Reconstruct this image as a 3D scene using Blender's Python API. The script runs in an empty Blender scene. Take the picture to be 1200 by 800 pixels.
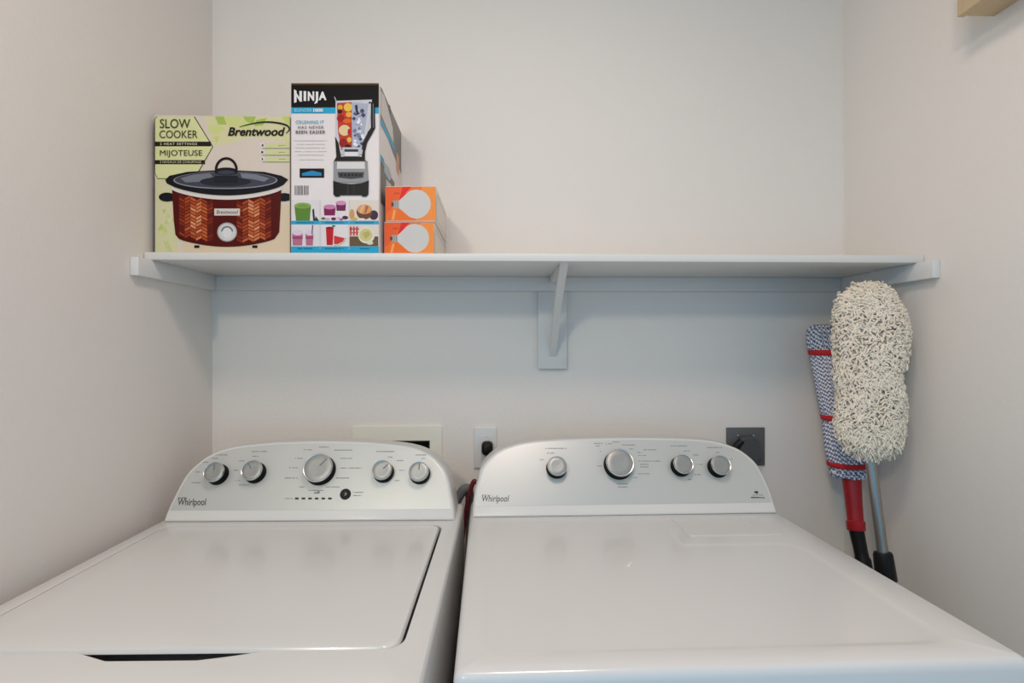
import bpy, bmesh, math, random
from mathutils import Vector, Matrix

S = bpy.context.scene
COL = S.collection
random.seed(7)
R = math.radians

# ------------------------------------------------------------------ camera, world, lights, exposure
F = 650.0                      # focal length in pixels of the 1200x800 frame
YAW = R(1.5)
CZ = 1.325                     # camera height
HOR = 404.0                    # pixel row of the horizon
cam = bpy.data.cameras.new('camera')
cam_o = bpy.data.objects.new('camera', cam)
COL.objects.link(cam_o)
cam.sensor_width = 36.0
cam.lens = F / 1200.0 * 36.0
cam.shift_y = (HOR - 400.0) / 1200.0
cam.clip_start = 0.02
cam_o.location = (0, 0, CZ)
cam_o.rotation_euler = (R(90), 0, -YAW)
S.camera = cam_o

w = bpy.data.worlds.new('daylight')
S.world = w
w.use_nodes = True
bg = w.node_tree.nodes['Background']
bg.inputs[0].default_value = (0.21, 0.61, 1.0, 1)
bg.inputs[1].default_value = 0.92

def area(name, loc, target, size, power, color, shape='DISK', size_y=None):
    l = bpy.data.lights.new(name, 'AREA')
    l.shape = shape
    l.size = size
    if size_y:
        l.size_y = size_y
    l.energy = power
    l.color = color
    o = bpy.data.objects.new(name, l)
    COL.objects.link(o)
    o.location = loc
    d = Vector(target) - Vector(loc)
    o.rotation_euler = d.to_track_quat('-Z', 'Y').to_euler()
    return o

area('ceiling_lamp_light', (0.08, 0.32, 2.53), (0.08, 0.32, 0), 0.40, 10.7, (1.0, 0.80, 0.70))
area('hall_lamp_light', (-0.75, -1.15, 2.42), (0.1, 1.6, 1.2), 0.22, 11.3, (1.0, 0.88, 0.68))

vs = S.view_settings
vs.view_transform = 'Standard'
vs.look = 'None'
vs.gamma = 1.0
vs.use_curve_mapping = False
vs.exposure = 0.0
S.display_settings.display_device = 'sRGB'

# ------------------------------------------------------------------ pixel -> place helpers
FW = Vector((math.sin(YAW), math.cos(YAW), 0))
RT = Vector((math.cos(YAW), -math.sin(YAW), 0))
UP = Vector((0, 0, 1))
EYE = Vector((0, 0, CZ))

def ray(px, py):
    return FW + RT * ((px - 600.0) / F) + UP * (-(py - HOR) / F)

def at(px, py, Y):
    d = ray(px, py)
    return EYE + d * (Y / d.y)

def at_x(px, py, X):
    d = ray(px, py)
    return EYE + d * (X / d.x)

def at_plane(px, py, p0, n):
    d = ray(px, py)
    return EYE + d * ((p0 - EYE).dot(n) / d.dot(n))

# ------------------------------------------------------------------ materials
def lin(c):
    out = []
    for v in c:
        v = v / 255.0
        out.append(v / 12.92 if v <= 0.04045 else ((v + 0.055) / 1.055) ** 2.4)
    return out

_mats = {}
def mat(name, rgb, rough=0.5, metal=0.0, bump=0.0, bscale=200.0, var=0.03, coat=0.0, spec=0.5, vscale=6.0):
    if name in _mats:
        return _mats[name]
    m = bpy.data.materials.new(name)
    m.use_nodes = True
    nt = m.node_tree
    b = nt.nodes['Principled BSDF']
    c = lin(rgb)
    tc = nt.nodes.new('ShaderNodeTexCoord')
    nz = nt.nodes.new('ShaderNodeTexNoise')
    nz.inputs['Scale'].default_value = vscale
    nz.inputs['Detail'].default_value = 3.0
    nt.links.new(tc.outputs['Object'], nz.inputs['Vector'])
    mx = nt.nodes.new('ShaderNodeMix')
    mx.data_type = 'RGBA'
    mx.inputs[6].default_value = [max(0, x * (1 - var)) for x in c] + [1]
    mx.inputs[7].default_value = [min(1, x * (1 + var)) for x in c] + [1]
    nt.links.new(nz.outputs['Fac'], mx.inputs[0])
    nt.links.new(mx.outputs[2], b.inputs['Base Color'])
    b.inputs['Roughness'].default_value = rough
    b.inputs['Metallic'].default_value = metal
    b.inputs['Specular IOR Level'].default_value = spec
    b.inputs['Coat Weight'].default_value = coat
    if bump:
        n2 = nt.nodes.new('ShaderNodeTexNoise')
        n2.inputs['Scale'].default_value = bscale
        n2.inputs['Detail'].default_value = 2.0
        nt.links.new(tc.outputs['Object'], n2.inputs['Vector'])
        bp = nt.nodes.new('ShaderNodeBump')
        bp.inputs['Strength'].default_value = bump
        bp.inputs['Distance'].default_value = 0.002
        nt.links.new(n2.outputs['Fac'], bp.inputs['Height'])
        nt.links.new(bp.outputs['Normal'], b.inputs['Normal'])
    _mats[name] = m
    return m

def ink(rgb, rough=0.35):
    """printed colour on glossy card"""
    name = 'print_%d_%d_%d' % tuple(rgb)
    return mat(name, rgb, rough=rough, var=0.02, vscale=40, spec=0.12)

M_WALL = mat('wall_paint', (241, 234, 226), rough=0.55, bump=0.35, bscale=95, var=0.012, spec=0.35, vscale=3)
M_CEIL = mat('ceiling_paint', (240, 238, 234), rough=0.8, bump=0.3, bscale=80, var=0.01)
M_FLOOR = mat('floor_tile', (196, 188, 178), rough=0.45, bump=0.05, bscale=30, var=0.08)
M_TRIM = mat('white_trim_paint', (228, 226, 222), rough=0.38, bump=0.05, bscale=40, var=0.012)
M_ENAMEL = mat('white_enamel', (224, 223, 221), rough=0.22, var=0.008, coat=0.25, vscale=2)
M_PLASTIC = mat('white_plastic', (230, 229, 226), rough=0.25, var=0.008, vscale=3)
M_FACE = mat('silver_face', (204, 206, 203), rough=0.36, metal=0.35, var=0.01, vscale=4)
M_CAP = mat('satin_cap', (160, 163, 161), rough=0.42, metal=0.7, var=0.02)
M_SKIRT = mat('black_skirt', (8, 8, 9), rough=0.6, var=0.05, spec=0.1)
M_CHROME = mat('chrome', (225, 224, 222), rough=0.24, metal=1.0, var=0.01)
M_STEEL = mat('steel_tube', (165, 162, 158), rough=0.3, metal=1.0, var=0.03)
M_BLACK = mat('black_plastic', (14, 14, 16), rough=0.45, var=0.08, spec=0.3)
M_DARK = mat('dark_grey', (60, 60, 60), rough=0.7, var=0.05)  # console shadow strip, outlet box recess sides, cabinet screw
M_MARK = mat('marking_grey', (128, 130, 130), rough=0.6, var=0.02)
M_MARKD = mat('marking_dark', (46, 48, 48), rough=0.5, var=0.02)
M_GREY = mat('grey_plate', (98, 99, 98), rough=0.45, var=0.03)
M_CREAM = mat('cream_plastic', (246, 243, 228), rough=0.45, var=0.02)
M_YARN = mat('cream_yarn', (246, 234, 216), rough=0.95, var=0.10, vscale=60, spec=0.1)
M_YCORE = mat('yarn_core', (216, 205, 186), rough=1.0, var=0.1, bump=0.8, bscale=150)
M_ROPEW = mat('white_microfibre', (240, 240, 242), rough=0.95, var=0.06, vscale=80, spec=0.1)
M_ROPEB = mat('blue_microfibre', (112, 122, 158), rough=0.95, var=0.10, vscale=80, spec=0.1)
M_RED = mat('red_plastic', (176, 22, 34), rough=0.4, var=0.04)
M_REDB = mat('red_yarn_band', (200, 34, 40), rough=0.8, var=0.06, bump=0.5, bscale=300)
M_REDH = mat('red_rubber_hose', (104, 20, 32), rough=0.5, var=0.05)
M_HOSE = mat('grey_hose', (120, 122, 120), rough=0.55, var=0.05)
M_WOOD = None

def wood(name, a, b):
    m = bpy.data.materials.new(name)
    m.use_nodes = True
    nt = m.node_tree
    p = nt.nodes['Principled BSDF']
    tc = nt.nodes.new('ShaderNodeTexCoord')
    mp = nt.nodes.new('ShaderNodeMapping')
    mp.inputs['Scale'].default_value = (40, 40, 4)
    nz = nt.nodes.new('ShaderNodeTexNoise')
    nz.inputs['Scale'].default_value = 3
    nz.inputs['Detail'].default_value = 6
    mx = nt.nodes.new('ShaderNodeMix')
    mx.data_type = 'RGBA'
    mx.inputs[6].default_value = lin(a) + [1]
    mx.inputs[7].default_value = lin(b) + [1]
    nt.links.new(tc.outputs['Object'], mp.inputs[0])
    nt.links.new(mp.outputs[0], nz.inputs['Vector'])
    nt.links.new(nz.outputs['Fac'], mx.inputs[0])
    nt.links.new(mx.outputs[2], p.inputs['Base Color'])
    p.inputs['Roughness'].default_value = 0.45
    return m
M_WOOD = wood('maple_wood', (216, 192, 154), (202, 174, 134))

# ------------------------------------------------------------------ mesh helpers
ROOTM = {}

def tag(o, label=None, cat=None, group=None, kind=None):
    if label: o['label'] = label
    if cat: o['category'] = cat
    if group: o['group'] = group
    if kind: o['kind'] = kind
    return o

def empty(name, loc, rz=0.0):
    o = bpy.data.objects.new(name, None)
    COL.objects.link(o)
    o.empty_display_size = 0.05
    o.location = loc
    o.rotation_euler = (0, 0, rz)
    ROOTM[o.name] = Matrix.Translation(Vector(loc)) @ Matrix.Rotation(rz, 4, 'Z')
    return o

def root_matrix(o):
    while o.parent:
        o = o.parent
    return ROOTM.get(o.name, Matrix.Identity(4))

class MB:
    def __init__(self):
        self.bm = bmesh.new()
        self.mats = []

    def mi(self, m):
        if m not in self.mats:
            self.mats.append(m)
        return self.mats.index(m)

    def face(self, pts, m):
        vs_ = [self.bm.verts.new(p) for p in pts]
        f = self.bm.faces.new(vs_)
        f.material_index = self.mi(m)
        return f

    def box(self, x0, x1, y0, y1, z0, z1, m, bev=0.0, seg=2, xf=None):
        b = bmesh.new()
        vs_ = [b.verts.new((x, y, z)) for x in (x0, x1) for y in (y0, y1) for z in (z0, z1)]
        for q in ((0, 1, 3, 2), (4, 6, 7, 5), (0, 4, 5, 1), (2, 3, 7, 6), (0, 2, 6, 4), (1, 5, 7, 3)):
            b.faces.new([vs_[i] for i in q])
        bmesh.ops.recalc_face_normals(b, faces=b.faces)
        if bev:
            bmesh.ops.bevel(b, geom=list(b.edges), offset=bev, segments=seg, profile=0.5, affect='EDGES')
        self.merge(b, m, xf)

    def merge(self, b, m, xf=None):
        k = self.mi(m)
        mp = {}
        for v in b.verts:
            mp[v] = self.bm.verts.new(xf @ v.co if xf else v.co)
        for f in b.faces:
            try:
                g = self.bm.faces.new([mp[v] for v in f.verts])
                g.material_index = k
            except ValueError:
                pass
        b.free()

    def loft(self, loops, m, cap0=True, cap1=True):
        k = self.mi(m)
        rows = [[self.bm.verts.new(p) for p in L] for L in loops]
        n = len(rows[0])
        for a, b in zip(rows, rows[1:]):
            for i in range(n):
                j = (i + 1) % n
                f = self.bm.faces.new([a[i], a[j], b[j], b[i]])
                f.material_index = k
        if cap0:
            self.bm.faces.new(list(reversed(rows[0]))).material_index = k
        if cap1:
            self.bm.faces.new(rows[-1]).material_index = k
        return rows

    def tube(self, pts, rad, m, sides=10, m2=None, stripe=None, flat=1.0):
        pts = [Vector(p) for p in pts]
        if not isinstance(rad, (list, tuple)):
            rad = [rad] * len(pts)
        rings = []
        prev = None
        for i, p in enumerate(pts):
            t = (pts[min(i + 1, len(pts) - 1)] - pts[max(i - 1, 0)])
            if t.length < 1e-9:
                t = Vector((0, 0, 1))
            t.normalize()
            if prev is None:
                a = Vector((1, 0, 0)) if abs(t.x) < 0.8 else Vector((0, 1, 0))
                u = t.cross(a).normalized()
            else:
                u = (prev - t * prev.dot(t)).normalized()
            prev = u
            v = t.cross(u)
            rings.append([self.bm.verts.new(p + (u * math.cos(2 * math.pi * s / sides) + v * flat * math.sin(2 * math.pi * s / sides)) * rad[i]) for s in range(sides)])
        k = self.mi(m)
        k2 = self.mi(m2) if m2 else k
        for r, (a, b) in enumerate(zip(rings, rings[1:])):
            for i in range(sides):
                j = (i + 1) % sides
                f = self.bm.faces.new([a[i], a[j], b[j], b[i]])
                f.material_index = k2 if (stripe and stripe(r, i)) else k
        self.bm.faces.new(list(reversed(rings[0]))).material_index = k
        self.bm.faces.new(rings[-1]).material_index = k

    def lathe(self, prof, m, o, ax, ux, sides=40, cap=True):
        """prof: (radius, height) list; o origin, ax axis, ux any vector across the axis"""
        ax = Vector(ax).normalized()
        ux = (Vector(ux) - ax * Vector(ux).dot(ax)).normalized()
        vx = ax.cross(ux)
        loops = []
        for r, h in prof:
            r = max(r, 1e-5)
            loops.append([Vector(o) + ax * h + (ux * math.cos(2 * math.pi * i / sides) + vx * math.sin(2 * math.pi * i / sides)) * r for i in range(sides)])
        self.loft(loops, m, cap, cap)

    def prism(self, pts, off, m):
        """closed polygon pts pushed by vector off"""
        off = Vector(off)
        self.loft([[Vector(p) for p in pts], [Vector(p) + off for p in pts]], m)

    def build(self, name, parent=None, world=False, smooth=35.0, recalc=True):
        if recalc:
            bmesh.ops.recalc_face_normals(self.bm, faces=self.bm.faces)
        if parent is not None and world:
            self.bm.transform(root_matrix(parent).inverted())
        me = bpy.data.meshes.new(name)
        self.bm.to_mesh(me)
        self.bm.free()
        for m in self.mats:
            me.materials.append(m)
        if smooth:
            me.polygons.foreach_set('use_smooth', [True] * len(me.polygons))
            me.set_sharp_from_angle(angle=R(smooth))
        o = bpy.data.objects.new(name, me)
        COL.objects.link(o)
        if parent is not None:
            o.parent = parent
        return o

def rrect(x0, x1, y0, y1, r, z, seg=6):
    out = []
    for cx, cy, a0 in ((x1 - r, y1 - r, 0), (x0 + r, y1 - r, 90), (x0 + r, y0 + r, 180), (x1 - r, y0 + r, 270)):
        for i in range(seg + 1):
            a = R(a0 + 90 * i / seg)
            out.append(Vector((cx + r * math.cos(a), cy + r * math.sin(a), z)))
    return out

def smooth_curve(pts, n=6):
    """Catmull-Rom through a list of tuples"""
    P = [Vector(p) for p in pts]
    out = []
    for i in range(len(P) - 1):
        p0 = P[max(i - 1, 0)]; p1 = P[i]; p2 = P[i + 1]; p3 = P[min(i + 2, len(P) - 1)]
        for k in range(n):
            t = k / n
            out.append(0.5 * ((2 * p1) + (p2 - p0) * t + (2 * p0 - 5 * p1 + 4 * p2 - p3) * t * t + (-p0 + 3 * p1 - 3 * p2 + p3) * t ** 3))
    out.append(P[-1])
    return out

def interp(tab, x):
    if x <= tab[0][0]: return tab[0][1]
    for (a, u), (b, v) in zip(tab, tab[1:]):
        if x <= b:
            return u + (v - u) * (x - a) / (b - a)
    return tab[-1][1]

_font_cache = {}
def text_polys(s, shear=0.0, bold=0.0, spacing=1.0):
    """flat glyph triangles of a string as (verts2d, faces)"""
    key = (s, shear, bold, spacing)
    if key in _font_cache:
        return _font_cache[key]
    cu = bpy.data.curves.new('lettering', 'FONT')
    cu.body = s
    cu.shear = shear
    cu.offset = bold
    cu.space_character = spacing
    cu.resolution_u = 4
    o = bpy.data.objects.new('lettering', cu)
    COL.objects.link(o)
    dg = bpy.context.evaluated_depsgraph_get()
    me = bpy.data.meshes.new_from_object(o.evaluated_get(dg))
    vs_ = [(v.co.x, v.co.y) for v in me.vertices]
    fs = [tuple(p.vertices) for p in me.polygons]
    bpy.data.objects.remove(o)
    bpy.data.meshes.remove(me)
    bpy.data.curves.remove(cu)
    _font_cache[key] = (vs_, fs)
    return vs_, fs

class Art:
    """flat printed shapes laid on a real surface; hit maps photo pixels to that surface, n is its outward normal"""
    def __init__(self, hit, n, lift=0.0004, step=0.000012):
        self.mb = MB(); self.hit = hit; self.n = Vector(n); self.d = lift; self.step = step

    def P(self, x, y):
        return self.hit(x, y) + self.n * self.d

    def poly(self, pts, m, keep=False):
        self.mb.face([self.P(*p) for p in pts], m)
        if not keep: self.d += self.step

    def rect(self, x0, y0, x1, y1, m, keep=False):
        self.poly([(x0, y0), (x1, y0), (x1, y1), (x0, y1)], m, keep)

    def ell(self, cx, cy, rx, ry, m, a0=0, a1=360, n=32, keep=False):
        full = abs(a1 - a0) >= 360
        k = n if full else n + 1
        self.poly([(cx + rx * math.cos(R(a0 + (a1 - a0) * i / n)), cy + ry * math.sin(R(a0 + (a1 - a0) * i / n))) for i in range(k)], m, keep)

    def stroke(self, pts, wd, m, keep=False):
        P = [Vector(p) for p in pts]
        wd = wd if isinstance(wd, (list, tuple)) else [wd] * len(P)
        L, Rr = [], []
        for i, p in enumerate(P):
            t = (P[min(i + 1, len(P) - 1)] - P[max(i - 1, 0)]).normalized()
            nn = Vector((-t.y, t.x))
            L.append(p + nn * wd[i] / 2); Rr.append(p - nn * wd[i] / 2)
        for i in range(len(P) - 1):
            self.mb.face([self.P(*q) for q in (L[i], L[i + 1], Rr[i + 1], Rr[i])], m)
        if not keep: self.d += self.step

    def text(self, s, x0, x1, ytop, ybase, m, shear=0.0, bold=0.0, spacing=1.0, desc=0.0):
        vs_, fs = text_polys(s, shear, bold, spacing)
        xs = [v[0] for v in vs_]; ys = [v[1] for v in vs_]
        X0, X1, Y1 = min(xs), max(xs), max(ys)
        Y0 = min(ys) if desc == 0.0 else 0.0
        if desc == 0.0 and Y0 > -0.08: Y0 = min(Y0, 0)
        k = self.mb.mi(m)
        nv = [self.mb.bm.verts.new(self.P(x0 + (x - X0) / (X1 - X0) * (x1 - x0), ybase - (y - Y0) / (Y1 - Y0) * (ybase - ytop))) for x, y in vs_]
        for f in fs:
            try:
                self.mb.bm.faces.new([nv[i] for i in f]).material_index = k
            except ValueError:
                pass
        self.d += self.step

    def dashes(self, x0, x1, y, h, m, rnd):
        """an unreadably small line of lettering"""
        x = x0
        while x < x1 - 0.2:
            ww = rnd.uniform(0.9, 1.9)
            e = min(x + ww, x1)
            hh = h * rnd.uniform(0.75, 1.0)
            self.rect(x, y - hh / 2, e, y + hh / 2, m, keep=True)
            x = e + (rnd.uniform(1.0, 1.6) if rnd.random() < 0.15 else 0.35)

    def build(self, name, parent):
        return self.mb.build(name, parent, world=True, smooth=0, recalc=False)

# ------------------------------------------------------------------ room shell
D = 1.60                      # back wall
XL, XR = -0.811, 1.015        # side walls
ZC = 2.62
YF = -2.6                     # front end of what is built

# outlet-box hole in the back wall
OB0 = at(430, 516, D); OB1 = at(504, 516, D)
HX0, HX1, HZ1 = OB0.x, OB1.x, OB0.z
HZ0 = HZ1 - 0.17

mb = MB()
T = 0.12
# back wall with a real opening for the recessed outlet box
for x0, x1, z0, z1 in ((XL - T, HX0, 0, ZC), (HX1, XR + T, 0, ZC), (HX0, HX1, 0, HZ0), (HX0, HX1, HZ1, ZC)):
    mb.box(x0, x1, D, D + T, z0, z1, M_WALL)
tag(mb.build('wall_back', smooth=0), kind='structure')
mb = MB(); mb.box(XL - T, XL, 0.15, D, 0, ZC, M_WALL); tag(mb.build('wall_left', smooth=0), kind='structure')
mb = MB(); mb.box(XR, XR + T, -1.0, D, 0, ZC, M_WALL); tag(mb.build('wall_right', smooth=0), kind='structure')
mb = MB(); mb.box(-2.6, XR + T, YF, D + T, -0.1, 0, M_FLOOR); tag(mb.build('floor', smooth=0), kind='structure')
mb = MB(); mb.box(-2.6, XR + T, YF, D + T, ZC, ZC + 0.1, M_CEIL); tag(mb.build('ceiling', smooth=0), kind='structure')

# ------------------------------------------------------------------ wall shelf
SB = CZ + 0.1947              # underside of the board
ST = SB + 0.0185
SF = 1.292                    # front edge
shelf = empty('wall_shelf', (0.1, D, SB))
tag(shelf, 'long white wall shelf on cleats spanning the alcove above the machines', 'shelf')
mb = MB(); mb.box(XL + 0.001, XR - 0.001, SF, D - 0.001, SB, ST, M_TRIM, bev=0.003, seg=2)
mb.build('shelf_board', shelf, world=True)
CB = SB - 0.041
mb = MB(); mb.box(XL + 0.019, XR - 0.019, D - 0.019, D - 0.0005, CB, SB, M_TRIM, bev=0.0015); mb.build('back_cleat', shelf, world=True)
mb = MB(); mb.box(XL + 0.0005, XL + 0.019, 1.245, D - 0.0005, CB, SB, M_TRIM, bev=0.0015); mb.build('side_cleat', shelf, world=True)
mb = MB(); mb.box(XR - 0.019, XR - 0.0005, 1.245, D - 0.0005, CB, SB, M_TRIM, bev=0.0015); mb.build('side_cleat', shelf, world=True)
# bracket under the middle
pl = at(630.5, 432, D - 0.018); pr = at(664.5, 432, D - 0.018)
mb = MB(); mb.box(pl.x, pr.x, D - 0.018, D - 0.0005, pl.z, CB - 0.0005, M_TRIM, bev=0.0015)
brk = mb.build('bracket_plate', shelf, world=True)
bx = (pl.x + pr.x) / 2 + 0.001
c0 = (1.304, SB + 0.0); c1 = (D - 0.0175, at(649, 418, D - 0.02).z)
N = 18
outer, inner = [], []
ang0 = math.atan2(c1[1] - c0[1], c1[0] - c0[0])
for i in range(N + 1):
    t = i / N
    y = c0[0] + (c1[0] - c0[0]) * t
    z = c0[1] + (c1[1] - c0[1]) * t
    sag = 0.020 * math.sin(math.pi * t)
    nx, nz_ = math.sin(-ang0), math.cos(ang0)
    outer.append((y - 0.0 - sag * nx * 1.0 * -1, z - sag * nz_ * -1))
    inner.append((y + 0.019 * nx + sag * nx, z + 0.019 * nz_ + sag * nz_))
poly = [(y, z) for y, z in outer] + [(min(y, D - 0.0175), min(z, SB)) for y, z in reversed(inner)]
mb = MB(); mb.prism([(bx - 0.0095, y, z) for y, z in poly], (0.019, 0, 0), M_TRIM)
mb.build('brace', brk, world=True, smooth=30)
mb = MB(); mb.box(bx - 0.0095, bx + 0.0095, 1.365, D - 0.018, SB - 0.020, SB - 0.0003, M_TRIM, bev=0.0015)
mb.build('bracket_arm', brk, world=True)

# ------------------------------------------------------------------ laundry machines
HALF_W = [(1, 0), (.993, .12), (.975, .28), (.93, .56), (.85, .745), (.755, .857), (.63, .925), (.46, .963), (.30, .985), (0, 1)]
HALF_D = [(1, 0), (.996, .12), (.987, .29), (.965, .47), (.943, .61), (.895, .735), (.822, .845), (.71, .925), (.60, .963), (.44, .985), (.2, .998), (0, 1)]
RISE, RUN = 0.170, 0.090
LS = math.hypot(RISE, RUN)
ES = Vector((0, RUN, RISE)) / LS
EN = Vector((0, -RISE, RUN)) / LS

def console(root, wd, z0, depth, half):
    _half = [(p.x, p.y) for p in smooth_curve([(a, b, 0) for a, b in half], 6)]
    OUT = _half + [(-x, y) for x, y in reversed(_half[:-1])]     # from the right foot over the top to the left foot
    def loop(ins, d, sbot=0.0):
        out = []
        for a, s in OUT:
            s2 = sbot / LS + s * (1 - (sbot + ins) / LS)
            out.append(Vector((a * (wd - ins), 0, z0)) + ES * (s2 * LS) + EN * d)
        return out
    def back(y, k, kz):
        return [Vector((a * wd * k, y, z0 + s * RISE * kz)) for a, s in OUT]
    mb = MB()
    A = loop(0.0075, 0.0, 0.0035); B = loop(0.0045, -0.001, 0.0012); C = loop(0.0016, -0.004, 0.0003); E = loop(0.0, -0.012, 0.0)
    mb.loft([A, B, C, E, back(depth - 0.02, 0.992, 0.985), back(depth, 0.965, 0.95)], M_PLASTIC)
    con = mb.build('console', root, smooth=50)
    # thin silver face sheet
    fl = []
    for a, s in OUT:
        s2 = 0.125 + s * (0.975 - 0.125)
        fl.append((a, s2))
    # width of the outline at height s
    tab = sorted([(s, abs(a)) for a, s in OUT[:len(_half)]])
    base = []
    for a, s in OUT:
        s2 = max(s, 0.125)
        aw = math.copysign(min(abs(a), interp(tab, s2)), a)
        base.append((aw * (wd - 0.0085), 0.0015 / LS + s2 * (1 - 0.0095 / LS)))
    ded = []
    for p in base:
        if not ded or (abs(p[0] - ded[-1][0]) + abs(p[1] - ded[-1][1])) > 1e-5:
            ded.append(p)
    mk = lambda d, k: [Vector((a * k, 0, z0)) + ES * (s * LS) + EN * d for a, s in ded]
    mb = MB(); mb.loft([mk(-0.001, 1), mk(0.0006, 1)], M_FACE)
    fp = mb.build('face_panel', con, smooth=30)
    mb = MB(); mb.box(-wd * 0.985, wd * 0.985, 0.004, depth - 0.01, z0 - 0.0021, z0 + 0.0004, M_DARK)  # dark strip drawn in as the shadow line under the console
    mb.build('shadow_strip', con)
    return con

def knob(root, MW, p0, n, px, py, r, ang, lightpt):
    """round dial standing on the slanted face; MW root matrix, p0/n the face plane (world)"""
    h = 0.026
    c = at_plane(px, py, p0 + n * h, n)
    L = MW.inverted()
    cl = L @ c
    base = cl - EN * (h - 0.0008)
    mb = MB()
    # satin cap with a slightly dished face
    mb.lathe([(0.001, 0.0242), (r * 0.55, 0.0243), (r * 0.88, 0.0248), (r * 0.90, 0.0245), (r * 0.90, 0.017)], M_CAP, base, EN, (1, 0, 0), 48)
    kb = mb.build('knob', root, smooth=40)
    mb = MB()
    mb.lathe([(r * 0.895, 0.0235), (r * 0.91, 0.0256), (r * 0.95, 0.0260), (r * 0.99, 0.0246), (r * 1.0, 0.0222), (r * 0.97, 0.0216), (r * 0.895, 0.0216)], M_CHROME, base, EN, (1, 0, 0), 48, cap=False)
    mb.build('chrome_ring', kb, smooth=50)
    mb = MB()
    mb.lathe([(r * 1.05, 0.0), (r * 1.04, 0.003), (r * 0.985, 0.0214), (0.002, 0.0214)], M_SKIRT, base, EN, (1, 0, 0), 48)
    mb.build('skirt', kb, smooth=40)
    mb = MB()
    d = Vector((math.sin(ang), 0, 0)) + ES * math.cos(ang)
    e = EN.cross(d)
    o = base + EN * 0.0242
    wv = 0.0012
    pts = [o + d * (r * 0.18) + e * wv, o + d * (r * 0.18) - e * wv, o + d * (r * 0.84) - e * wv, o + d * (r * 0.84) + e * wv]
    mb.prism(pts, EN * 0.0012, M_CAP if lightpt else M_MARK)
    mb.build('pointer', kb, smooth=0)
    return kb

def face_plane(MW, z0):
    p0 = MW @ Vector((0, 0, z0))
    n = (MW.to_3x3() @ EN).normalized()
    return p0, n

def letter_groups(rows, centres, hit, n, con, h):
    rnd = random.Random(9)
    got = {}
    for x0, x1, y in rows:
        k = min(range(len(centres)), key=lambda i: (centres[i][0] - (x0 + x1) / 2) ** 2 + (centres[i][1] - y) ** 2)
        got.setdefault(k, []).append((x0, x1, y))
    for k, rr_ in got.items():
        for x0, x1, y in rr_:
            a = Art(hit, n, lift=0.0008)
            a.dashes(x0, x1, y, h, M_MARK, rnd)
            a.build('dial_lettering', con)

TOPZ = 0.92
# ---- washer
W0 = (-0.4312, 1.2835, 0.0)
washer = empty('washing_machine', W0, R(-0.5))
tag(washer, 'white top-load washing machine with five silver dials, left of the dryer', 'washing machine')
MWW = root_matrix(washer)
mb = MB()
hw, fy, by, rc = 0.3455, -0.655, 0.15, 0.020
def ring(ins, z): return rrect(-hw + ins, hw - ins, fy + ins, by - ins, rc - ins * 0.6, z)
rows = mb.loft([ring(0.004, 0.012), ring(0, 0.02), ring(0, TOPZ - 0.010), ring(0.0012, TOPZ - 0.0055), ring(0.004, TOPZ - 0.0018), ring(0.0085, TOPZ)], M_ENAMEL, True, False)
lx, ly0, ly1 = 0.309, -0.540, -0.028
hole = rrect(-lx, lx, ly0, ly1, 0.030, TOPZ)
# finger scoop at the front of the lid opening
scoop = [(-0.119, 0.0), (-0.100, -0.007), (-0.085, -0.013), (-0.066, -0.0205), (0.050, -0.0205), (0.075, -0.015), (0.095, -0.010), (0.130, 0.0)]
i_bl = 3 * 7 - 1
hole = hole[:i_bl + 1] + [Vector((x, ly0 + y, TOPZ)) for x, y in scoop] + hole[i_bl + 1:]
hv = [mb.bm.verts.new(p) for p in hole]
he = [mb.bm.edges.new((hv[i], hv[(i + 1) % len(hv)])) for i in range(len(hv))]
top = rows[-1]
oe = [mb.bm.edges.get((top[i], top[(i + 1) % len(top)])) for i in range(len(top))]
bmesh.ops.triangle_fill(mb.bm, use_beauty=True, use_dissolve=False, edges=he + oe)
low = [mb.bm.verts.new((v.co.x, v.co.y, TOPZ - 0.075)) for v in hv]
for i in range(len(hv)):
    j = (i + 1) % len(hv)
    mb.bm.faces.new([hv[i], hv[j], low[j], low[i]])
mb.bm.faces.new(low)
mb.build('cabinet', washer, smooth=30)
# lid
mb = MB()
g = 0.0042
def lidring(ins, z): return rrect(-lx + 0.0012 + ins, lx - 0.0052 - ins, ly0 + 0.0024 + ins, ly1 - 0.0015 - ins, 0.027 - ins * 0.5, z, 8)
mb.loft([lidring(0.05, TOPZ - 0.010), lidring(0.012, TOPZ - 0.0065), lidring(0.001, TOPZ - 0.0050), lidring(0, TOPZ - 0.0040), lidring(0.0008, TOPZ - 0.0018), lidring(0.003, TOPZ + 0.0012), lidring(0.007, TOPZ + 0.0020), lidring(0.05, TOPZ + 0.0026)], M_ENAMEL)
mb.build('lid', washer, smooth=40)
WZ = TOPZ + 0.0022
wcon = console(washer, 0.3335, WZ, 0.148, HALF_W)
p0, n = face_plane(MWW, WZ)
for px, py, r, a in ((250, 552.5, 0.0238, -8), (294.5, 550.5, 0.0242, -32), (372, 547.5, 0.0345, 42), (447.3, 550.2, 0.0236, 45), (490.5, 552, 0.0236, 3)):
    knob(washer, MWW, p0, n, px, py, r, R(a), False)

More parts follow.
